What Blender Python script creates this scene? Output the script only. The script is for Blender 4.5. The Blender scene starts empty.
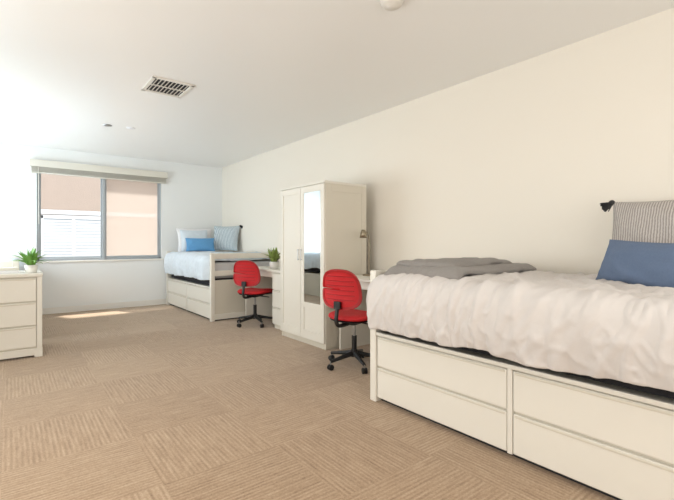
import bpy, bmesh, math, random
from mathutils import Vector, Matrix, Euler, noise
random.seed(4)
S=bpy.context.scene
COL=S.collection
# ------------------------------------------------------------ materials
def lin(c):
    return tuple(((v/255.0)/12.92 if v/255.0<=0.04045 else ((v/255.0+0.055)/1.055)**2.4) for v in c)
def mat(name,rgb,rough=0.5,bump=0.0,scale=50.0,var=0.0,metal=0.0,spec=0.5,detail=3.0,vscale=None,sheen=0.0):
    m=bpy.data.materials.new(name); m.use_nodes=True
    nt=m.node_tree; b=nt.nodes['Principled BSDF']
    c=lin(rgb)
    b.inputs['Base Color'].default_value=(*c,1)
    b.inputs['Roughness'].default_value=rough
    b.inputs['Metallic'].default_value=metal
    b.inputs['Specular IOR Level'].default_value=spec
    if sheen: b.inputs['Sheen Weight'].default_value=sheen
    tc=nt.nodes.new('ShaderNodeTexCoord')
    if bump>0:
        n=nt.nodes.new('ShaderNodeTexNoise'); n.inputs['Scale'].default_value=scale; n.inputs['Detail'].default_value=detail
        nt.links.new(tc.outputs['Object'],n.inputs['Vector'])
        bp=nt.nodes.new('ShaderNodeBump'); bp.inputs['Strength'].default_value=bump; bp.inputs['Distance'].default_value=0.01
        nt.links.new(n.outputs['Fac'],bp.inputs['Height']); nt.links.new(bp.outputs['Normal'],b.inputs['Normal'])
    if var>0:
        n2=nt.nodes.new('ShaderNodeTexNoise'); n2.inputs['Scale'].default_value=vscale or 3.0; n2.inputs['Detail'].default_value=4
        nt.links.new(tc.outputs['Object'],n2.inputs['Vector'])
        mx=nt.nodes.new('ShaderNodeMix'); mx.data_type='RGBA'
        mx.inputs['A'].default_value=(*[v*(1-var) for v in c],1); mx.inputs['B'].default_value=(*[min(1,v*(1+var)) for v in c],1)
        nt.links.new(n2.outputs['Fac'],mx.inputs['Factor']); nt.links.new(mx.outputs['Result'],b.inputs['Base Color'])
    return m
def striped(name,a,b_,scale=60,axis=0,rough=0.9,thresh=0.5,bump=0.2):
    m=mat(name,a,rough); nt=m.node_tree; b=nt.nodes['Principled BSDF']
    tc=nt.nodes.new('ShaderNodeTexCoord'); w=nt.nodes.new('ShaderNodeTexWave')
    w.wave_type='BANDS'; w.bands_direction='XYZ'[axis]; w.inputs['Scale'].default_value=scale; w.inputs['Distortion'].default_value=1.5
    w.inputs['Detail'].default_value=2; w.inputs['Detail Scale'].default_value=4
    nt.links.new(tc.outputs['Object'],w.inputs['Vector'])
    r=nt.nodes.new('ShaderNodeValToRGB'); r.color_ramp.elements[0].position=thresh-0.15; r.color_ramp.elements[1].position=thresh+0.15
    r.color_ramp.elements[0].color=(*lin(a),1); r.color_ramp.elements[1].color=(*lin(b_),1)
    nt.links.new(w.outputs['Fac'],r.inputs['Fac']); nt.links.new(r.outputs['Color'],b.inputs['Base Color'])
    return m
M_wall=mat('wall_paint',(236,230,218),0.75,0.05,220)
M_wallb=mat('window_wall_paint',(240,242,241),0.75,0.05,220)
M_ceil=mat('ceiling_paint',(241,240,237),0.34,0.03,120,spec=0.5)
M_trim=mat('trim_paint',(238,235,228),0.5,0.02,60)
M_furn=mat('cream_lacquer',(230,226,215),0.38,0.02,30,var=0.02)
M_furn2=mat('cream_panel',(216,210,195),0.42,0.02,30,var=0.02)
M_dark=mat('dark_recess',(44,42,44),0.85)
M_mattress=mat('mattress_ticking',(205,205,206),0.9,0.1,80)
M_duvet=mat('duvet_cotton',(212,207,203),0.95,0.3,22,var=0.05,vscale=8,sheen=0.1)
M_duvetb=mat('duvet_blue_cotton',(212,222,230),0.95,0.25,18,var=0.10,vscale=14,sheen=0.1)
M_throw=mat('knit_throw_wool',(152,147,142),1.0,0.8,260,var=0.12,vscale=60,sheen=0.15)
M_bluep=mat('blue_linen',(104,122,150),0.95,0.5,300,var=0.1,vscale=90)
M_blueb=mat('bright_blue_linen',(100,158,206),0.95,0.4,300,var=0.08,vscale=60)
M_white=mat('white_cotton',(236,236,238),0.95,0.2,60)
M_strip=striped('striped_linen',(196,190,184),(150,144,140),22,1)
M_strip2=striped('striped_blue_linen',(206,214,216),(150,166,176),16,0)
M_black=mat('black_plastic',(26,26,28),0.45,0.02,50)
M_red=mat('red_fabric',(196,14,24),0.6,0.3,300,var=0.06,vscale=40)
M_redp=mat('red_plastic',(168,12,20),0.4,0.02,60)
M_chrome=mat('brushed_steel',(170,170,170),0.3,0.02,80,metal=1.0)
M_brass=mat('lamp_metal',(150,140,120),0.35,0.02,80,metal=0.9)
M_mirror=mat('mirror_glass',(230,236,238),0.02,0,metal=1.0)
M_alu=mat('window_aluminium',(170,176,180),0.45,0.02,80,metal=0.2)
M_blind=mat('blind_vinyl',(222,218,206),0.6,0.02,80)
M_pot=mat('white_ceramic',(238,236,230),0.25,0.01,20)
M_leaf=mat('leaf_green',(126,178,84),0.55,0.1,60,var=0.25,vscale=30)
M_leaf2=mat('leaf_olive',(150,170,90),0.55,0.1,60,var=0.25,vscale=30)
M_soil=mat('potting_soil',(60,44,32),0.95,0.6,90)
M_vent=mat('vent_enamel',(226,222,214),0.5,0.02,50)
M_stucco=mat('facade_stucco',(190,172,158),0.9,0.4,40,var=0.04,vscale=6)
M_ext=mat('facade_trim',(236,238,240),0.8,0.1,40)
M_conc=mat('concrete',(184,184,184),0.9,0.3,20,var=0.08,vscale=2)
M_extglass=mat('facade_glass',(190,198,204),0.25,0.01,5)
def glassmat(name,rgb,fac):
    m=bpy.data.materials.new(name); m.use_nodes=True; nt=m.node_tree
    for n in list(nt.nodes): nt.nodes.remove(n)
    o=nt.nodes.new('ShaderNodeOutputMaterial'); t=nt.nodes.new('ShaderNodeBsdfTransparent')
    d=nt.nodes.new('ShaderNodeBsdfTranslucent'); d.inputs['Color'].default_value=(*lin(rgb),1)
    n=nt.nodes.new('ShaderNodeTexNoise'); n.inputs['Scale'].default_value=400
    mp=nt.nodes.new('ShaderNodeMapRange'); mp.inputs['To Min'].default_value=fac-0.05; mp.inputs['To Max'].default_value=fac+0.05
    mx=nt.nodes.new('ShaderNodeMixShader')
    nt.links.new(n.outputs['Fac'],mp.inputs['Value']); nt.links.new(mp.outputs['Result'],mx.inputs['Fac'])
    nt.links.new(t.outputs[0],mx.inputs[1]); nt.links.new(d.outputs[0],mx.inputs[2]); nt.links.new(mx.outputs[0],o.inputs['Surface'])
    return m
M_screen=glassmat('insect_screen',(214,204,194),0.6)
def carpet():
    m=bpy.data.materials.new('carpet_tiles'); m.use_nodes=True; nt=m.node_tree; L=nt.links
    b=nt.nodes['Principled BSDF']; b.inputs['Roughness'].default_value=0.75; b.inputs['Specular IOR Level'].default_value=0.3
    b.inputs['Sheen Weight'].default_value=0.3; b.inputs['Sheen Roughness'].default_value=0.4
    tc=nt.nodes.new('ShaderNodeTexCoord'); sp=nt.nodes.new('ShaderNodeSeparateXYZ'); L.new(tc.outputs['Object'],sp.inputs[0])
    def mth(op,a,b2=None,c=None):
        n=nt.nodes.new('ShaderNodeMath'); n.operation=op
        for i,v in enumerate((a,b2,c)):
            if v is None: continue
            if isinstance(v,(int,float)): n.inputs[i].default_value=v
            else: L.new(v,n.inputs[i])
        return n.outputs[0]
    T=0.61
    fx=mth('FLOOR',mth('DIVIDE',sp.outputs['X'],T)); fy=mth('FLOOR',mth('DIVIDE',sp.outputs['Y'],T))
    par=mth('MODULO',mth('ABSOLUTE',mth('ADD',fx,fy)),2.0)
    inv=mth('SUBTRACT',1.0,par)
    coord=mth('ADD',mth('MULTIPLY',sp.outputs['X'],par),mth('MULTIPLY',sp.outputs['Y'],inv))
    along=mth('ADD',mth('MULTIPLY',sp.outputs['Y'],par),mth('MULTIPLY',sp.outputs['X'],inv))
    cmb=nt.nodes.new('ShaderNodeCombineXYZ'); L.new(fx,cmb.inputs[0]); L.new(fy,cmb.inputs[1])
    wn=nt.nodes.new('ShaderNodeTexWhiteNoise'); L.new(cmb.outputs[0],wn.inputs['Vector'])
    c2=nt.nodes.new('ShaderNodeCombineXYZ'); L.new(mth('MULTIPLY',coord,60.0),c2.inputs[0]); L.new(mth('MULTIPLY',along,5.0),c2.inputs[1])
    n1=nt.nodes.new('ShaderNodeTexNoise'); n1.inputs['Scale'].default_value=1.0; n1.inputs['Detail'].default_value=3; n1.inputs['Roughness'].default_value=0.6
    L.new(c2.outputs[0],n1.inputs['Vector'])
    lines=mth('MULTIPLY',mth('ADD',mth('SINE',mth('MULTIPLY',coord,2*math.pi/0.024)),1.0),0.5)
    n3=nt.nodes.new('ShaderNodeTexNoise'); n3.inputs['Scale'].default_value=130; L.new(tc.outputs['Object'],n3.inputs['Vector'])
    f=mth('ADD',mth('MULTIPLY',n1.outputs['Fac'],0.55),mth('MULTIPLY',lines,0.14))
    f=mth('ADD',f,0.13)
    f=mth('ADD',f,mth('MULTIPLY',mth('SUBTRACT',wn.outputs['Value'],0.5),0.09))
    f=mth('ADD',f,mth('MULTIPLY',mth('SUBTRACT',n3.outputs['Fac'],0.5),0.5))
    r=nt.nodes.new('ShaderNodeValToRGB'); e=r.color_ramp.elements
    e[0].position=0.2; e[0].color=(*lin((134,108,83)),1); e[1].position=0.8; e[1].color=(*lin((200,177,150)),1)
    x=r.color_ramp.elements.new(0.48); x.color=(*lin((172,146,118)),1)
    L.new(f,r.inputs['Fac']); L.new(r.outputs['Color'],b.inputs['Base Color'])
    bp=nt.nodes.new('ShaderNodeBump'); bp.inputs['Strength'].default_value=0.3; bp.inputs['Distance'].default_value=0.004
    L.new(f,bp.inputs['Height']); L.new(bp.outputs['Normal'],b.inputs['Normal'])
    return m
M_carpet=carpet()
# ------------------------------------------------------------ helpers
def empty(name,loc=(0,0,0),rz=0):
    e=bpy.data.objects.new(name,None); COL.objects.link(e); e.location=loc; e.rotation_euler=(0,0,rz); e.empty_display_size=0.1
    return e
def link(name,me,mats,parent=None,loc=(0,0,0),rot=(0,0,0),smooth=False):
    o=bpy.data.objects.new(name,me); COL.objects.link(o)
    for m in (mats if isinstance(mats,(list,tuple)) else [mats]): me.materials.append(m)
    o.location=loc; o.rotation_euler=rot
    if parent: o.parent=parent
    if smooth:
        for p in me.polygons: p.use_smooth=True
    return o
def box(name,x0,x1,y0,y1,z0,z1,m,parent=None,bev=0.004,seg=2):
    me=bpy.data.meshes.new(name); bm=bmesh.new()
    cx,cy,cz=(x0+x1)/2,(y0+y1)/2,(z0+z1)/2
    bmesh.ops.create_cube(bm,size=1)
    for v in bm.verts: v.co=Vector((v.co.x*abs(x1-x0),v.co.y*abs(y1-y0),v.co.z*abs(z1-z0)))
    if bev>0:
        bev=min(bev,0.45*min(abs(x1-x0),abs(y1-y0),abs(z1-z0)))
        bmesh.ops.bevel(bm,geom=bm.edges[:],offset=bev,segments=seg,profile=0.5,affect='EDGES')
    bm.to_mesh(me); bm.free()
    return link(name,me,m,parent,(cx,cy,cz))
def cyl(name,p0,p1,r0,r1,m,parent=None,n=24,bev=0.0):
    p0=Vector(p0);p1=Vector(p1); d=p1-p0
    me=bpy.data.meshes.new(name); bm=bmesh.new()
    bmesh.ops.create_cone(bm,cap_ends=True,segments=n,radius1=r0,radius2=r1,depth=d.length)
    if bev>0:
        es=[e for e in bm.edges if abs(e.verts[0].co.z-e.verts[1].co.z)<1e-6]
        bmesh.ops.bevel(bm,geom=es,offset=bev,segments=2,profile=0.5,affect='EDGES')
    bm.to_mesh(me); bm.free()
    o=link(name,me,m,parent,(p0+p1)/2,smooth=True)
    o.rotation_euler=d.to_track_quat('Z','Y').to_euler()
    md=o.modifiers.new('es','EDGE_SPLIT'); md.split_angle=math.radians(40)
    return o
def tube(name,pts,r,m,parent=None):
    cu=bpy.data.curves.new(name,'CURVE'); cu.dimensions='3D'; cu.bevel_depth=r; cu.bevel_resolution=4
    sp=cu.splines.new('NURBS'); sp.points.add(len(pts)-1); sp.use_endpoint_u=True; sp.order_u=3
    for i,p in enumerate(pts): sp.points[i].co=(*p,1)
    cu.use_fill_caps=True
    o=bpy.data.objects.new(name,cu); COL.objects.link(o); cu.materials.append(m)
    if parent: o.parent=parent
    return o
def lathe(name,prof,m,parent=None,loc=(0,0,0),n=32):
    me=bpy.data.meshes.new(name); vs=[];fs=[]
    for r,z in prof:
        for i in range(n):
            a=2*math.pi*i/n; vs.append((r*math.cos(a),r*math.sin(a),z))
    for j in range(len(prof)-1):
        for i in range(n):
            k=(i+1)%n; fs.append((j*n+i,j*n+k,(j+1)*n+k,(j+1)*n+i))
    fs.append(tuple(range(n-1,-1,-1)))
    me.from_pydata(vs,[],fs); return link(name,me,m,parent,loc,smooth=True)
def gridmesh(name,nu,nv,fn,m,parent=None,smooth=True,solid=0,sub=0,closed=False):
    vs=[];fs=[]
    for i in range(nu+1):
        for j in range(nv+1):
            vs.append(fn(i/nu,j/nv))
    for i in range(nu):
        for j in range(nv):
            a=i*(nv+1)+j; fs.append((a,a+nv+1,a+nv+2,a+1))
    me=bpy.data.meshes.new(name); me.from_pydata(vs,[],fs); me.update()
    o=link(name,me,m,parent,smooth=smooth)
    if solid: 
        md=o.modifiers.new('s','SOLIDIFY'); md.thickness=solid; md.offset=0
    if sub:
        md=o.modifiers.new('ss','SUBSURF'); md.levels=sub; md.render_levels=sub
    return o
def pillow(name,loc,w,h,t,rot,m,parent=None,seed=0,tassel=None):
    N=28; vs=[];fs=[]
    e=empty(name) if parent is None else parent
    rm=Euler(rot,'XYZ').to_matrix(); loc=Vector(loc)
    def P(a,b,s):
        kx=1-0.07*(1-b*b)*abs(a)**2; kz=1-0.07*(1-a*a)*abs(b)**2
        th=t/2*(max(0,(1-abs(a)**2.6))*max(0,(1-abs(b)**2.6)))**0.55
        x=a*w/2*kx; z=b*h/2*kz
        nz=noise.noise(Vector((a*2.3+seed,b*2.3,s*3+seed)))*0.10*t
        edge=(1-abs(a)**6)*(1-abs(b)**6)
        nz2=noise.noise(Vector((a*6+seed,b*6,s*7)))*0.05*t
        return rm@Vector((x,s*(th+(nz+nz2)*edge),z))+loc
    for s in (1,-1):
        for i in range(N+1):
            for j in range(N+1):
                a=math.sin((i/N-0.5)*math.pi); b=math.sin((j/N-0.5)*math.pi)
                vs.append(P(a,b,s))
    n2=(N+1)**2
    for i in range(N):
        for j in range(N):
            a=i*(N+1)+j
            q=(a,a+1,a+N+2,a+N+1); fs.append(q); fs.append(tuple(n2+x for x in reversed(q)))
    me=bpy.data.meshes.new(name); me.from_pydata(vs,[],fs)
    bm=bmesh.new(); bm.from_mesh(me); bmesh.ops.remove_doubles(bm,verts=bm.verts[:],dist=1e-5); bmesh.ops.recalc_face_normals(bm,faces=bm.faces[:]); bm.to_mesh(me); bm.free()
    o=link('cover',me,m,e,smooth=True)
    pts=[]
    for k in range(48):
        q=k/48*4; sd=int(q); f=(q-sd)*2-1
        a,b={0:(f,-1),1:(1,f),2:(-f,1),3:(-1,-f)}[sd]
        kx=1-0.07*(1-b*b)*abs(a)**2; kz=1-0.07*(1-a*a)*abs(b)**2
        pts.append(rm@Vector((a*w/2*kx,0,b*h/2*kz))+loc)
    cu=bpy.data.curves.new('piping','CURVE'); cu.dimensions='3D'; cu.bevel_depth=0.004
    sp=cu.splines.new('POLY'); sp.points.add(47); sp.use_cyclic_u=True
    for k,p in enumerate(pts): sp.points[k].co=(*p,1)
    oc=bpy.data.objects.new('piping',cu); COL.objects.link(oc); cu.materials.append(m); oc.parent=e
    if tassel:
        for cx,cz in tassel:
            me=bpy.data.meshes.new('tassel'); bm=bmesh.new()
            c=rm@Vector((cx*w/2,0,cz*h/2))+loc
            dr=(rm@Vector((cx,0,-0.35))).normalized()
            for k in range(220):
                d=(dr+Vector((random.uniform(-1,1),random.uniform(-1,1),random.uniform(-1,1)-0.25))*0.40).normalized()
                L=random.uniform(0.05,0.08)
                mtx=Matrix.Translation(c+d*L/2)@d.to_track_quat('Z','Y').to_matrix().to_4x4()
                bmesh.ops.create_cone(bm,cap_ends=True,segments=5,radius1=0.004,radius2=0.003,depth=L,matrix=mtx)
            bmesh.ops.create_icosphere(bm,subdivisions=2,radius=0.02,matrix=Matrix.Translation(c+dr*0.01))
            bm.to_mesh(me); bm.free(); link('tassel',me,M_black,e)
    return e
# ------------------------------------------------------------ room shell
XR,XL,YB,YF,ZC=3.42,-1.05,8.20,-1.6,2.69
WX0,WX1,WZ0,WZ1=0.33,2.23,0.86,2.34
T=0.16
box('floor',XL-T,XR+T,YF-T,YB+T,-0.1,0,M_carpet,bev=0)
box('ceiling',XL-T,XR+T,YF-T,YB+T,ZC,ZC+0.12,M_ceil,bev=0)
box('wall_right',XR,XR+T,YF-T,YB+T,0,ZC,M_wall,bev=0)
box('wall_left',XL-T,XL,YF-T,YB+T,0,ZC,M_wallb,bev=0)
box('wall_front',XL,XR,YF-T,YF,0,ZC,M_wall,bev=0)
wb=empty('wall_back')
box('wall_back_below',XL,XR,YB,YB+T,0,WZ0,M_wallb,wb,0)
box('wall_back_above',XL,XR,YB,YB+T,WZ1,ZC,M_wallb,wb,0)
box('wall_back_l',XL,WX0,YB,YB+T,WZ0,WZ1,M_wallb,wb,0)
box('wall_back_r',WX1,XR,YB,YB+T,WZ0,WZ1,M_wallb,wb,0)
box('baseboard_back',XL+0.012,XR-0.012,YB-0.012,YB,0,0.1,M_trim,bev=0.003)
box('baseboard_right',XR-0.012,XR,YF,YB,0,0.1,M_trim,bev=0.003)
box('baseboard_left',XL,XL+0.012,YF,YB,0,0.1,M_trim,bev=0.003)
# window
w=empty('window_1'); yc=YB+0.07; fw=0.04
box('frame_bottom',WX0,WX1,yc-0.04,yc+0.04,WZ0,WZ0+fw,M_alu,w)
box('frame_top',WX0,WX1,yc-0.04,yc+0.04,WZ1-fw,WZ1,M_alu,w)
box('frame_left',WX0,WX0+fw,yc-0.04,yc+0.04,WZ0,WZ1,M_alu,w)
box('frame_right',WX1-fw,WX1,yc-0.04,yc+0.04,WZ0,WZ1,M_alu,w)
xm=(WX0+WX1)/2
box('mullion',xm-0.022,xm+0.022,yc-0.05,yc+0.03,WZ0,WZ1,M_alu,w)
for nm,a,b_,yy in (('sash_l',WX0+fw,xm-0.022,yc+0.01),('sash_r',xm+0.022,WX1-fw,yc-0.02)):
    box(nm+'_b',a,b_,yy-0.012,yy+0.012,WZ0+fw,WZ0+fw+0.025,M_alu,w)
    box(nm+'_t',a,b_,yy-0.012,yy+0.012,WZ1-fw-0.025,WZ1-fw,M_alu,w)
    box(nm+'_l',a,a+0.02,yy-0.012,yy+0.012,WZ0+fw,WZ1-fw,M_alu,w)
    box(nm+'_r',b_-0.02,b_,yy-0.012,yy+0.012,WZ0+fw,WZ1-fw,M_alu,w)
box('screen',xm+0.042,WX1-fw-0.02,yc-0.022,yc-0.019,WZ0+fw+0.025,WZ1-fw-0.025,M_screen,w,0)
box('sill',WX0-0.03,WX1+0.03,YB-0.025,YB+0.03,WZ0-0.03,WZ0,M_trim,w)
# rolled-up blind
bl=empty('window_blind')
box('valance',WX0-0.09,WX1+0.09,YB-0.085,YB-0.075,2.36,2.47,M_blind,bl,0.003)
box('headrail',WX0-0.085,WX1+0.085,YB-0.072,YB-0.005,2.41,2.465,M_blind,bl,0.003)
box('return_l',WX0-0.09,WX0-0.082,YB-0.085,YB,2.36,2.47,M_blind,bl,0.002)
box('return_r',WX1+0.082,WX1+0.09,YB-0.085,YB,2.36,2.47,M_blind,bl,0.002)
for k in range(12):
    z=2.405-k*0.0105
    box('slat_%d'%k,WX0-0.07,WX1+0.07,YB-0.066+0.003*(k%2),YB-0.012,z-0.004,z+0.001,M_blind,bl,0.0012,1)
box('bottom_rail',WX0-0.07,WX1+0.07,YB-0.066,YB-0.012,2.262,2.278,M_blind,bl,0.004)
tube('wand',[(WX0+0.02,YB-0.07,2.38),(WX0+0.02,YB-0.075,1.9),(WX0+0.025,YB-0.07,1.45)],0.004,M_blind,bl)
tube('cord',[(WX1-0.02,YB-0.07,2.38),(WX1-0.015,YB-0.072,1.6),(WX1-0.02,YB-0.07,1.1)],0.002,M_blind,bl)
# ------------------------------------------------------------ exterior
fy=11.4
fac=empty('neighbouring_building')
box('facade_wall',-6,9,fy,fy+0.3,-0.5,4.6,M_stucco,fac,0)
box('facade_band',-6,9,fy-0.05,fy,1.80,1.90,M_ext,fac,0.01)
box('facade_window_recess',0.55,1.75,fy-0.03,fy,0.45,1.72,M_extglass,fac,0)
for a,b_,c,d in ((0.50,0.58,0.40,1.77),(1.72,1.80,0.40,1.77),(0.50,1.80,1.70,1.78),(0.50,1.80,0.38,0.46),(1.12,1.18,0.45,1.72)):
    box('facade_window_frame',a,b_,fy-0.07,fy,c,d,M_ext,fac,0.005)
for k in range(18):
    z=0.5+k*0.066
    o=box('shutter_slat',0.58,1.72,fy-0.06,fy-0.035,z,z+0.055,M_ext,fac,0.004)
    o.rotation_euler=(0.3,0,0)
box('courtyard_ground',-6,9,YB+T,fy,-0.5,-0.3,M_conc,bev=0)
# ------------------------------------------------------------ ceiling things
v=empty('ceiling_air_vent'); vx0,vx1,vy0,vy1=1.03,1.42,4.06,4.50; z=ZC
for a in ((vx0,vx1,vy0,vy0+0.035),(vx0,vx1,vy1-0.035,vy1),(vx0,vx0+0.035,vy0,vy1),(vx1-0.035,vx1,vy0,vy1)):
    box('rim',*a,z-0.014,z,M_vent,v,0.004)
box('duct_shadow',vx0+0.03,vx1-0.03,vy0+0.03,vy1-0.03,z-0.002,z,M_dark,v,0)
for k in range(9):
    x=vx0+0.055+k*(vx1-vx0-0.11)/8
    o=box('louver',x-0.0095,x+0.0095,vy0+0.03,vy1-0.03,z-0.0085,z-0.0065,M_vent,v,0.0005,1); o.rotation_euler=(0,-0.5,0)
box('crossbar',vx0+0.03,vx1-0.03,(vy0+vy1)/2-0.006,(vy0+vy1)/2+0.006,z-0.013,z-0.004,M_vent,v,0.001)
lathe('smoke_detector',[(0.0,-0.042),(0.03,-0.042),(0.034,-0.036),(0.055,-0.034),(0.066,-0.026),(0.07,-0.012),(0.075,-0.01),(0.075,0)],M_vent,None,(1.91,1.88,ZC))
for loc in ((1.0,6.15),(1.27,6.10)):
    lathe('sprinkler_cover',[(0,-0.012),(0.035,-0.012),(0.05,-0.008),(0.055,0)],M_white if loc[0]>1.1 else M_chrome,None,(loc[0],loc[1],ZC))
# ------------------------------------------------------------ furniture
def knobless_drawer(nm,face,a0,a1,z0,z1,front,par,depth=0.02):
    if face=='x':
        box(nm+'_front',front-depth,front,a0,a1,z0,z1,M_furn,par,0.006,3)
        box(nm+'_pull',front-depth-0.004,front-depth+0.004,a0+0.01,a1-0.01,z1-0.018,z1-0.004,M_furn2,par,0.003)
    else:
        box(nm+'_front',a0,a1,front-depth,front,z0,z1,M_furn,par,0.006,3)
        box(nm+'_pull',a0+0.01,a1-0.01,front-depth-0.004,front-depth+0.004,z1-0.018,z1-0.004,M_furn2,par,0.003)
def captain_bed(x0,x1,y0,y1,flip=False,H=0.95):
    e=empty('captain_bed'); p=0.06
    for i,(a,b_) in enumerate(((x0,y0),(x1-p,y0),(x0,y1-p),(x1-p,y1-p))):
        box('post_%d'%i,a,a+p,b_,b_+p,0,H,M_furn,e,0.006)
    for nm,yy in (('end_a',y0),('end_b',y1-p)):
        box(nm+'_top_rail',x0+p,x1-p,yy+0.012,yy+0.048,H-0.085,H-0.005,M_furn,e,0.006)
        box(nm+'_mid_rail',x0+p,x1-p,yy+0.015,yy+0.045,0.66,0.74,M_furn,e,0.006)
        box(nm+'_panel',x0+p,x1-p,yy+0.018,yy+0.042,0.05,0.60,M_furn2,e,0.004)
        box(nm+'_base_rail',x0+p,x1-p,yy+0.010,yy+0.050,0.02,0.10,M_furn,e,0.004)
    xf=x0+0.03 if not flip else x1-0.03
    if not flip:
        box('carcass',xf,x1-0.03,y0+p,y1-p,0.03,0.485,M_furn2,e,0.003)
        box('plinth',xf+0.03,x1-0.05,y0+p,y1-p,0,0.03,M_dark,e,0)
        box('top_edge',xf-0.025,xf,y0+p,y1-p,0.482,0.505,M_furn,e,0.004)
        ym=(y0+y1)/2
        box('divider',xf-0.022,xf,ym-0.014,ym+0.014,0.03,0.482,M_furn,e,0.003)
        for i,(a,b_) in enumerate(((y0+p+0.006,ym-0.018),(ym+0.018,y1-p-0.006))):
            knobless_drawer('drawer_low_%d'%i,'x',a,b_,0.035,0.248,xf,e)
            knobless_drawer('drawer_up_%d'%i,'x',a,b_,0.262,0.474,xf,e)
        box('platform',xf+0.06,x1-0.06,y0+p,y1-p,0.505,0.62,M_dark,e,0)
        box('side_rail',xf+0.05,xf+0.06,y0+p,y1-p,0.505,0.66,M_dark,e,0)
    else:
        box('carcass',x0+0.03,xf,y0+p,y1-p,0.0,0.485,M_furn2,e,0.003)
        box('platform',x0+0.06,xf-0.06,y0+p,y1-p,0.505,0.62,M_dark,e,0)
    box('mattress',x0+0.05,x1-0.03,y0+p+0.005,y1-p-0.005,0.62,0.86,M_mattress,e,0.04,4)
    return e
def duvet(parent,xw,xf,y0,y1,zt,zh,m,seed=0.0,bulge=0.05,sign=1,nv=190,nu=110,wr=1.0,foot_drop=0.0):
    r=0.09; flat=abs(xw-xf)-r; drop=zt-r-zh; arc=math.pi/2*r; tot=flat+arc+drop
    s=-1 if xf<xw else 1
    def fn(u,v):
        d=u*tot; y=y0+(y1-y0)*v
        hemv=0.03*noise.noise(Vector((y*2.2,seed,1.7)))+foot_drop*v**3
        if d<flat: x=xw+s*d; z=zt; n=Vector((0,0,1))
        elif d<flat+arc:
            a=(d-flat)/r; x=xw+s*(flat+r*math.sin(a)); z=zt-r+r*math.cos(a); n=Vector((s*math.sin(a),0,math.cos(a)))
        else:
            q=d-flat-arc; x=xf; z=zt-r-q*(1+hemv/drop); n=Vector((s,0,0))
        P=Vector((x,y,z)); t=max(0,(d-flat)/(arc+drop))
        ed=min(v,1-v)*abs(y1-y0)
        roll=max(0,1-ed/0.10); 
        P-=n*0.06*roll**2.2
        k=0.012*noise.noise(Vector((d*2.6+seed,y*2.1,seed)))+0.03*noise.noise(Vector((d*1.2,y*1.1,seed+9)))
        w2=noise.noise(Vector((d*1.3,y*1.3,seed+4)))*1.4
        c1=y*5.0+d*1.6+w2
        rd=1-abs(noise.noise(Vector((c1,d*1.1,seed+2))))*2.2
        k+=wr*0.020*max(0,rd)**2.5
        rd2=1-abs(noise.noise(Vector((y*10-d*3+w2*2,d*2.2,seed+5))))*2.2
        k+=wr*0.012*max(0,rd2)**2.5
        rd3=1-abs(noise.noise(Vector((d*13+w2*3,y*14+w2*2,seed+6))))*2
        k+=wr*0.009*max(0,rd3)**3
        k+=t*(0.030*noise.noise(Vector((d*0.8,y*6.5,seed+12)))+0.030*noise.noise(Vector((d*1.0,y*15,seed+13))))+bulge*math.sin(math.pi*min(1,t*0.9))
        k*= (1-0.5*roll)
        P+=n*k
        if t>0.55: P.z-=0.018*noise.noise(Vector((y*5,seed,3)))
        return P
    return gridmesh('duvet',nu,nv,fn,m,parent,solid=0.03,sub=1)
nb=captain_bed(2.08,3.34,0.10,2.27)
duvet(nb,3.36,2.03,0.17,2.225,0.90,0.57,M_duvet,seed=3.3,nu=150,nv=260,foot_drop=0.025)
fb=captain_bed(2.30,3.38,5.92,8.14,H=1.0)
duvet(fb,3.37,2.27,5.99,8.06,0.95,0.60,M_duvetb,seed=7.7,bulge=0.03,nv=120,nu=80)
lb=captain_bed(XL+0.03,0.08,6.02,8.14,flip=True)
duvet(lb,XL+0.04,0.11,6.09,8.06,0.90,0.60,M_duvetb,seed=11.7,bulge=0.03,nv=80,nu=60)
# knit throw folded on near bed
thr=empty('knit_throw')
def throw_layer(nm,ang,cx,cy,wx,wy,z0,th,seed):
    ca,sa=math.cos(ang),math.sin(ang)
    def fn(u,v):
        a=(u-0.5)*wx; b=(v-0.5)*wy
        a+=0.02*noise.noise(Vector((v*5,seed,0))); b+=0.03*noise.noise(Vector((u*5,seed,4)))
        x=cx+ca*a-sa*b; y=cy+sa*a+ca*b
        z=z0+0.010*noise.noise(Vector((x*3,y*3,seed)))+0.008*noise.noise(Vector((x*8,y*8,seed)))
        rd=1-abs(noise.noise(Vector((x*3+y*2,y*6,seed+2))))*2
        z+=0.012*max(0,rd)**3
        ee=min(u,1-u)*wx; ef=min(v,1-v)*wy
        z-=0.025*max(0,1-min(ee,ef)/0.05)**2
        if x<2.16: z-=(2.16-x)*0.5
        return (x,y,z)
    gridmesh(nm,80,48,fn,M_throw,thr,solid=th,sub=1)
throw_layer('fold_lower',0.04,2.58,1.83,1.00,0.62,0.970,0.035,1.0)
throw_layer('fold_upper',0.12,2.62,1.90,0.90,0.44,1.006,0.035,2.0)
# pillows near
pillow('patterned_pillow',(3.13,0.80,1.19),0.56,0.48,0.17,(0.22,0,math.radians(85)),M_strip,seed=1,tassel=[(1,1),(-1,1)])
pillow('blue_lumbar_pillow',(2.66,0.735,1.03),0.64,0.27,0.15,(0.35,-0.04,math.radians(58)),M_bluep,seed=2)
pillow('sleeping_pillow',(2.70,0.33,1.05),0.75,0.34,0.13,(1.25,0,0.05),M_white,seed=3)
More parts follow.
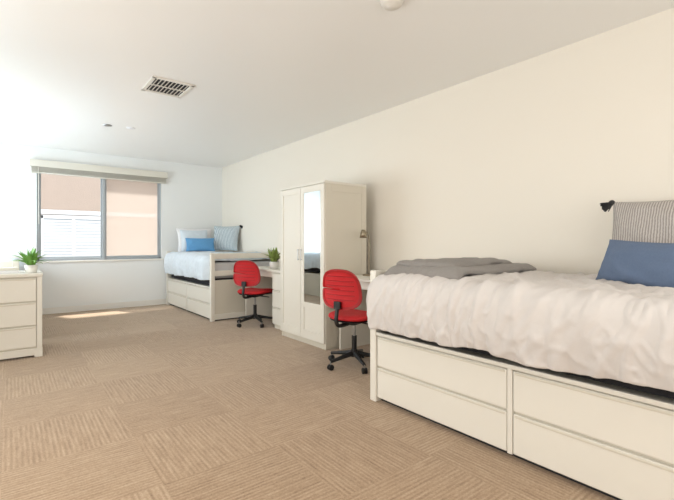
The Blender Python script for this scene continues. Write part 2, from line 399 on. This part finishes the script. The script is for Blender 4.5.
# pillows far bed
pillow('white_pillow',(2.76,7.90,1.20),0.66,0.46,0.15,(0.2,0,math.radians(178)),M_white,seed=4)
pillow('striped_pillow',(3.18,7.46,1.24),0.52,0.48,0.14,(0.25,0,math.radians(130)),M_strip2,seed=5,tassel=[(-1,1)])
pillow('pale_pillow',(2.68,7.70,1.19),0.50,0.42,0.13,(0.3,0,math.radians(176)),M_duvetb,seed=8)
pillow('blue_accent_pillow',(2.70,7.46,1.12),0.50,0.25,0.13,(0.35,0,math.radians(170)),M_blueb,seed=6)
pillow('blue_accent_pillow',(-0.36,7.2,1.07),0.46,0.26,0.13,(0.35,0,math.radians(165)),M_blueb,seed=9)
# wardrobe
W=empty('wardrobe'); wx0,wx1,wy0,wy1,wh=2.64,3.24,3.60,4.52,1.82
box('side_near',wx0+0.02,wx1,wy0,wy0+0.02,0,wh-0.02,M_furn2,W,0.003)
box('side_far',wx0+0.02,wx1,wy1-0.02,wy1,0,wh-0.02,M_furn2,W,0.003)
box('top_board',wx0,wx1+0.0,wy0-0.006,wy1+0.006,wh-0.025,wh,M_furn,W,0.004)
box('bottom_board',wx0+0.02,wx1,wy0+0.02,wy1-0.02,0.09,0.11,M_furn2,W,0.002)
box('back_board',wx1-0.015,wx1,wy0+0.02,wy1-0.02,0.02,wh-0.03,M_furn2,W,0.002)
box('kick_board',wx0+0.03,wx0+0.05,wy0+0.02,wy1-0.02,0,0.09,M_furn2,W,0.002)
for a,b_,c,d in ((wx0+0.02,wx0+0.09,0.02,wh-0.03),(wx1-0.07,wx1,0.02,wh-0.03)):
    box('side_stile',a,b_,wy0-0.006,wy0,c,d,M_furn2,W,0.002)
for c,d in ((0.02,0.12),(wh-0.11,wh-0.03)):
    box('side_rail',wx0+0.09,wx1-0.07,wy0-0.006,wy0,c,d,M_furn2,W,0.002)
ymid=(wy0+wy1)/2
for nm,a,b_ in (('door_mirror',wy0+0.004,ymid-0.003),('door_plain',ymid+0.003,wy1-0.004)):
    z0,z1=0.07,wh-0.03
    box(nm+'_core',wx0+0.006,wx0+0.02,a,b_,z0,z1,M_furn,W,0.002)
    sw=0.065
    box(nm+'_stile_a',wx0-0.004,wx0+0.008,a,a+sw,z0,z1,M_furn,W,0.003)
    box(nm+'_stile_b',wx0-0.004,wx0+0.008,b_-sw,b_,z0,z1,M_furn,W,0.003)
    box(nm+'_rail_t',wx0-0.004,wx0+0.008,a+sw,b_-sw,z1-0.07,z1,M_furn,W,0.003)
    box(nm+'_rail_b',wx0-0.004,wx0+0.008,a+sw,b_-sw,z0,z0+0.1,M_furn,W,0.003)
    if nm=='door_mirror':
        box(nm+'_rail_m',wx0-0.004,wx0+0.008,a+sw,b_-sw,0.42,0.48,M_furn,W,0.003)
        box('mirror',wx0+0.001,wx0+0.006,a+sw,b_-sw,0.48,z1-0.07,M_mirror,W,0.001)
cyl('handle_a',(wx0-0.022,ymid-0.03,0.95),(wx0-0.022,ymid-0.03,1.08),0.005,0.005,M_chrome,W,12)
cyl('handle_b',(wx0-0.022,ymid+0.03,0.95),(wx0-0.022,ymid+0.03,1.08),0.005,0.005,M_chrome,W,12)
for yy in (ymid-0.03,ymid+0.03):
    for zz in (0.96,1.07): cyl('handle_stud',(wx0-0.022,yy,zz),(wx0,yy,zz),0.004,0.004,M_chrome,W,10)
# desks
def desk(y0,y1,ped_low,x0=2.79,x1=3.37,H=0.79):
    e=empty('writing_desk')
    box('top',x0-0.015,x1,y0,y1,H-0.03,H,M_furn,e,0.005)
    pw=0.42
    a,b_=(y0+0.015,y0+0.015+pw) if ped_low else (y1-0.015-pw,y1-0.015)
    box('pedestal',x0+0.02,x1-0.02,a,b_,0.05,H-0.03,M_furn2,e,0.003)
    box('pedestal_plinth',x0+0.03,x1-0.03,a+0.01,b_-0.01,0,0.05,M_furn2,e,0.002)
    zs=[0.06,0.29,0.52,H-0.035]
    for i in range(3): knobless_drawer('drawer_%d'%i,'x',a+0.004,b_-0.004,zs[i]+0.004,zs[i+1]-0.006,x0+0.02,e)
    c=(y1-0.04,y1-0.015) if ped_low else (y0+0.015,y0+0.04)
    box('leg_panel',x0+0.01,x1-0.02,c[0],c[1],0,H-0.03,M_furn,e,0.003)
    s0,s1=(b_,c[0]) if ped_low else (c[1],a)
    box('modesty_panel',x1-0.04,x1-0.02,s0,s1,0.35,H-0.03,M_furn2,e,0.002)
    box('apron',x0+0.02,x0+0.04,s0,s1,H-0.11,H-0.03,M_furn,e,0.003)
    return e
desk(2.34,3.56,True)
desk(4.56,5.85,True)
# chest of drawers left
CH=0.845
C=empty('chest_of_drawers'); cx0,cx1,cy0,cy1=-0.62,0.26,5.18,5.80; H=CH
box('carcass',cx0,cx1-0.012,cy0+0.02,cy1,0.07,H-0.03,M_furn2,C,0.003)
box('top',cx0-0.01,cx1,cy0-0.01,cy1+0.0,H-0.035,H,M_furn,C,0.006)
box('base',cx0,cx1-0.002,cy0+0.005,cy1,0.02,0.09,M_furn,C,0.004)
for a in (cx0,cx1-0.07):
    for b_ in (cy0+0.004,cy1-0.07): box('foot',a,a+0.068,b_,b_+0.06,0,0.05,M_furn,C,0.004)
box('corner_post',cx1-0.05,cx1-0.006,cy0+0.002,cy0+0.03,0.08,H-0.035,M_furn,C,0.003)
zz=[0.10,0.32,0.56,H-0.04]
for i in range(3): knobless_drawer('drawer_%d'%i,'y',cx0+0.02,cx1-0.055,zz[i]+0.006,zz[i+1]-0.008,cy0+0.02,C)
# task chairs
def task_chair(loc,rz):
    e=empty('office_chair',loc,rz)
    for k in range(5):
        a=2*math.pi*k/5+0.3; d=Vector((math.cos(a),math.sin(a),0))
        cyl('base_arm_%d'%k,d*0.03+Vector((0,0,0.115)),d*0.27+Vector((0,0,0.075)),0.024,0.014,M_black,e,14)
        t=Vector((-d.y,d.x,0))
        c=d*0.27
        cyl('caster_stem_%d'%k,c+Vector((0,0,0.05)),c+Vector((0,0,0.08)),0.008,0.008,M_chrome,e,10)
        for s in (-1,1):
            cc=c+t*0.013*s+Vector((0,0,0.0265))
            cyl('caster_%d_%d'%(k,s),cc-t*0.008,cc+t*0.008,0.0265,0.0265,M_black,e,20,0.003)
    cyl('hub',(0,0,0.085),(0,0,0.15),0.035,0.03,M_black,e)
    cyl('gas_column',(0,0,0.14),(0,0,0.28),0.024,0.024,M_black,e)
    cyl('gas_piston',(0,0,0.27),(0,0,0.41),0.014,0.014,M_chrome,e)
    box('tilt_plate',-0.11,0.11,-0.07,0.07,0.395,0.425,M_black,e,0.01,3)
    tube('lever',[(0.02,-0.05,0.405),(0.02,-0.15,0.40),(0.02,-0.22,0.395)],0.006,M_black,e)
    def se(n,th):
        c,s=math.cos(th),math.sin(th)
        return (math.copysign(abs(c)**(2/n),c),math.copysign(abs(s)**(2/n),s))
    def seatfn(zb,zt,R):
        prof=[(0.0,zt),(0.4,zt),(0.75,zt-0.002),(0.92,zt-0.010),(1.0,zt-0.028),(1.0,zb+0.014),(0.95,zb),(0.0,zb)]
        me_v=[];me_f=[];N=40
        for (r,z) in prof:
            for k in range(N):
                x,y=se(3.4,2*math.pi*k/N)
                zz=z-(0.030*max(0,x*r-0.65)**1.2/0.3 if x>0 else 0)
                me_v.append((x*r*R[0]+0.02,y*r*R[1],zz+0.012*abs(y*r)**2))
        for j in range(len(prof)-1):
            for k in range(N):
                q=(k+1)%N; me_f.append((j*N+k,j*N+q,(j+1)*N+q,(j+1)*N+k))
        return me_v,me_f
    for nm,zb,zt,R,mm in (('seat',0.44,0.50,(0.225,0.225),M_red),('seat_shell',0.42,0.455,(0.21,0.212),M_black)):
        vv,ff=seatfn(zb,zt,R); me=bpy.data.meshes.new(nm); me.from_pydata(vv,[],ff); bm=bmesh.new(); bm.from_mesh(me)
        bmesh.ops.remove_doubles(bm,verts=bm.verts[:],dist=1e-5); bmesh.ops.recalc_face_normals(bm,faces=bm.faces[:]); bm.to_mesh(me); bm.free()
        o=link(nm,me,mm,e,smooth=True); md=o.modifiers.new('s','SUBSURF'); md.levels=1; md.render_levels=1
    def back(nm,z0,z1,hw,xoff,mm,th,r0=0.0):
        zc=(z0+z1)/2; hh=(z1-z0)/2
        def fn(u,v):
            r=r0+(1-r0)*u; a=2*math.pi*v; y,z=se(3.0,a); 
            y=y*r; z=z*r
            yy=y*hw*(1-0.10*z); zz=zc+z*hh
            x=-0.245+xoff-0.12*(zz-0.62)+0.9*yy*yy+0.03*math.sin((zz-0.5)*6)
            return (x,yy,zz)
        return gridmesh(nm,10,48,fn,mm,e,solid=th,sub=1)
    back('back_pad',0.56,0.91,0.205,0.0,M_red,0.035)
    back('back_frame',0.555,0.915,0.209,-0.008,M_redp,0.03,0.88)
    for k in range(6):
        zz=0.64+k*0.042
        pts=[]
        for j in range(9):
            yy=-0.15+j*0.0375
            pts.append((-0.245-0.020-0.12*(zz-0.62)+0.9*yy*yy+0.03*math.sin((zz-0.5)*6),yy,zz))
        tube('back_rib_%d'%k,pts,0.004,M_redp,e)
    tube('back_bracket',[(-0.06,0,0.41),(-0.20,0,0.40),(-0.285,0,0.42),(-0.29,0,0.50),(-0.262,0,0.60)],0.018,M_black,e)
    box('back_mount',-0.286,-0.258,-0.035,0.035,0.56,0.63,M_black,e,0.008,3)
    return e
task_chair((2.55,3.00,0),math.radians(16))
task_chair((2.72,5.36,0),math.radians(30))
# plants
def plant(nm,loc,r,h,leafh,n,m,spread):
    e=empty(nm,loc)
    lathe('pot',[(0,0),(r*0.72,0),(r*0.8,0.006),(r,h),(r*0.9,h),(r*0.86,h-0.012),(0,h-0.014)],M_pot,e)
    lathe('soil',[(0,h-0.012),(r*0.86,h-0.012)],M_soil,e)
    vs=[];fs=[]
    for k in range(n):
        a=random.uniform(0,2*math.pi); tilt=random.uniform(0.05,spread); L=leafh*random.uniform(0.6,1.05); wd=L*random.uniform(0.07,0.11)
        base=Vector((random.uniform(-0.4,0.4)*r,random.uniform(-0.4,0.4)*r,h-0.015))
        d=Vector((math.cos(a),math.sin(a),0)); sd=Vector((-d.y,d.x,0)); b0=len(vs); q=7
        for j in range(q+1):
            t=j/q; ang=tilt*(0.4+0.9*t)
            p=base+d*(L*t*math.sin(ang))+Vector((0,0,L*t*math.cos(ang)))
            ww=wd*math.sin(math.pi*min(0.98,0.12+t*0.86))**0.8
            vs+= [p-sd*ww,p+Vector((0,0,-ww*0.35)),p+sd*ww]
        for j in range(q):
            o=b0+j*3; fs+=[(o,o+3,o+4,o+1),(o+1,o+4,o+5,o+2)]
    me=bpy.data.meshes.new('leaves'); me.from_pydata(vs,[],fs); link('leaves',me,m,e,smooth=True)
    return e
plant('potted_succulent',(0.17,5.33,CH),0.06,0.08,0.20,60,M_leaf,1.1)
plant('potted_grass_plant',(2.90,5.14,0.79),0.07,0.10,0.22,70,M_leaf2,0.9)
b=empty('stack_of_books')
for k,(dx,dy,hh) in enumerate(((0.17,0.12,0.03),(0.16,0.115,0.025))):
    z=CH+sum((0.03,0.025)[:k])
    o=box('cover_%d'%k,-0.10-dx/1,-0.10+dx,5.42-dy,5.42+dy,z,z+hh,M_white if k!=1 else M_furn,b,0.003); o.rotation_euler=(0,0,0.1*k)
# desk lamp
l=empty('desk_lamp',(3.12,3.42,0.79))
lathe('base',[(0,0),(0.07,0),(0.072,0.008),(0.06,0.016),(0.012,0.02),(0.0,0.02)],M_brass,l)
tube('stem',[(0,0,0.015),(0,0,0.2),(0,0,0.38),(-0.01,0,0.46),(-0.05,-0.01,0.49),(-0.09,-0.02,0.47)],0.006,M_brass,l)
lathe('shade',[(0.018,0.05),(0.022,0.045),(0.032,0.01),(0.042,-0.04),(0.040,-0.04),(0.030,0.01),(0.018,0.04)],M_brass,l,(-0.10,-0.02,0.455)) 
o=empty('wall_outlet'); box('plate',2.36-0.035,2.36+0.035,YB-0.006,YB,0.28,0.395,M_trim,o,0.003); 
for zc in (0.315,0.36): box('socket',2.36-0.012,2.36+0.012,YB-0.009,YB-0.005,zc-0.012,zc+0.012,M_vent,o,0.003)
# ------------------------------------------------------------ lights
wd=bpy.data.worlds.new('world'); S.world=wd; wd.use_nodes=True
bg=wd.node_tree.nodes['Background']; bg.inputs['Color'].default_value=(0.90,0.95,1.0,1); bg.inputs['Strength'].default_value=1.6
def area(name,loc,rot,sx,sy,p,col):
    L=bpy.data.lights.new(name,'AREA'); L.shape='RECTANGLE'; L.size=sx; L.size_y=sy; L.energy=p; L.color=col
    o=bpy.data.objects.new(name,L); COL.objects.link(o); o.location=loc; o.rotation_euler=rot; return o
sun=bpy.data.lights.new('sun','SUN'); sun.energy=6; sun.angle=0.07; sun.color=(1,0.99,0.97)
so=bpy.data.objects.new('sun',sun); COL.objects.link(so)
d=Vector((0.16,-0.36,-1)).normalized(); so.rotation_euler=d.to_track_quat('-Z','Y').to_euler()
po=area('window_portal',(xm,YB+T+0.02,(WZ0+WZ1)/2),(math.radians(-90),0,0),1.9,1.48,1,(1,1,1)); po.data.cycles.is_portal=True
area('left_wall_fill',(XL+0.02,6.5,1.15),(0,math.radians(-90),0),1.3,2.8,78,(0.86,0.95,1.0))  # added cool fill lamp, out of frame, brightens the far end; wall has no window
area('left_wall_fill_2',(XL+0.02,2.4,1.4),(0,math.radians(-90),0),1.3,2.8,38,(1.0,0.98,0.95))  # second added fill on the solid left wall, lights the near bed side
area('rear_wall_fill',(1.0,YF+0.02,1.4),(math.radians(90),0,0),3.2,1.6,48,(1.0,0.97,0.94))  # invented fill lamp behind the camera, no opening in this wall
# ------------------------------------------------------------ camera
cam=bpy.data.cameras.new('camera'); co=bpy.data.objects.new('camera',cam); COL.objects.link(co)
cam.sensor_width=36; cam.lens=418/674*36; cam.shift_y=-7/674; cam.clip_start=0.05
co.location=(0,0,1.15); co.rotation_euler=(math.radians(90),0,math.radians(-38)); S.camera=co
S.view_settings.view_transform='Standard'; S.view_settings.look='None'; S.view_settings.exposure=0.3
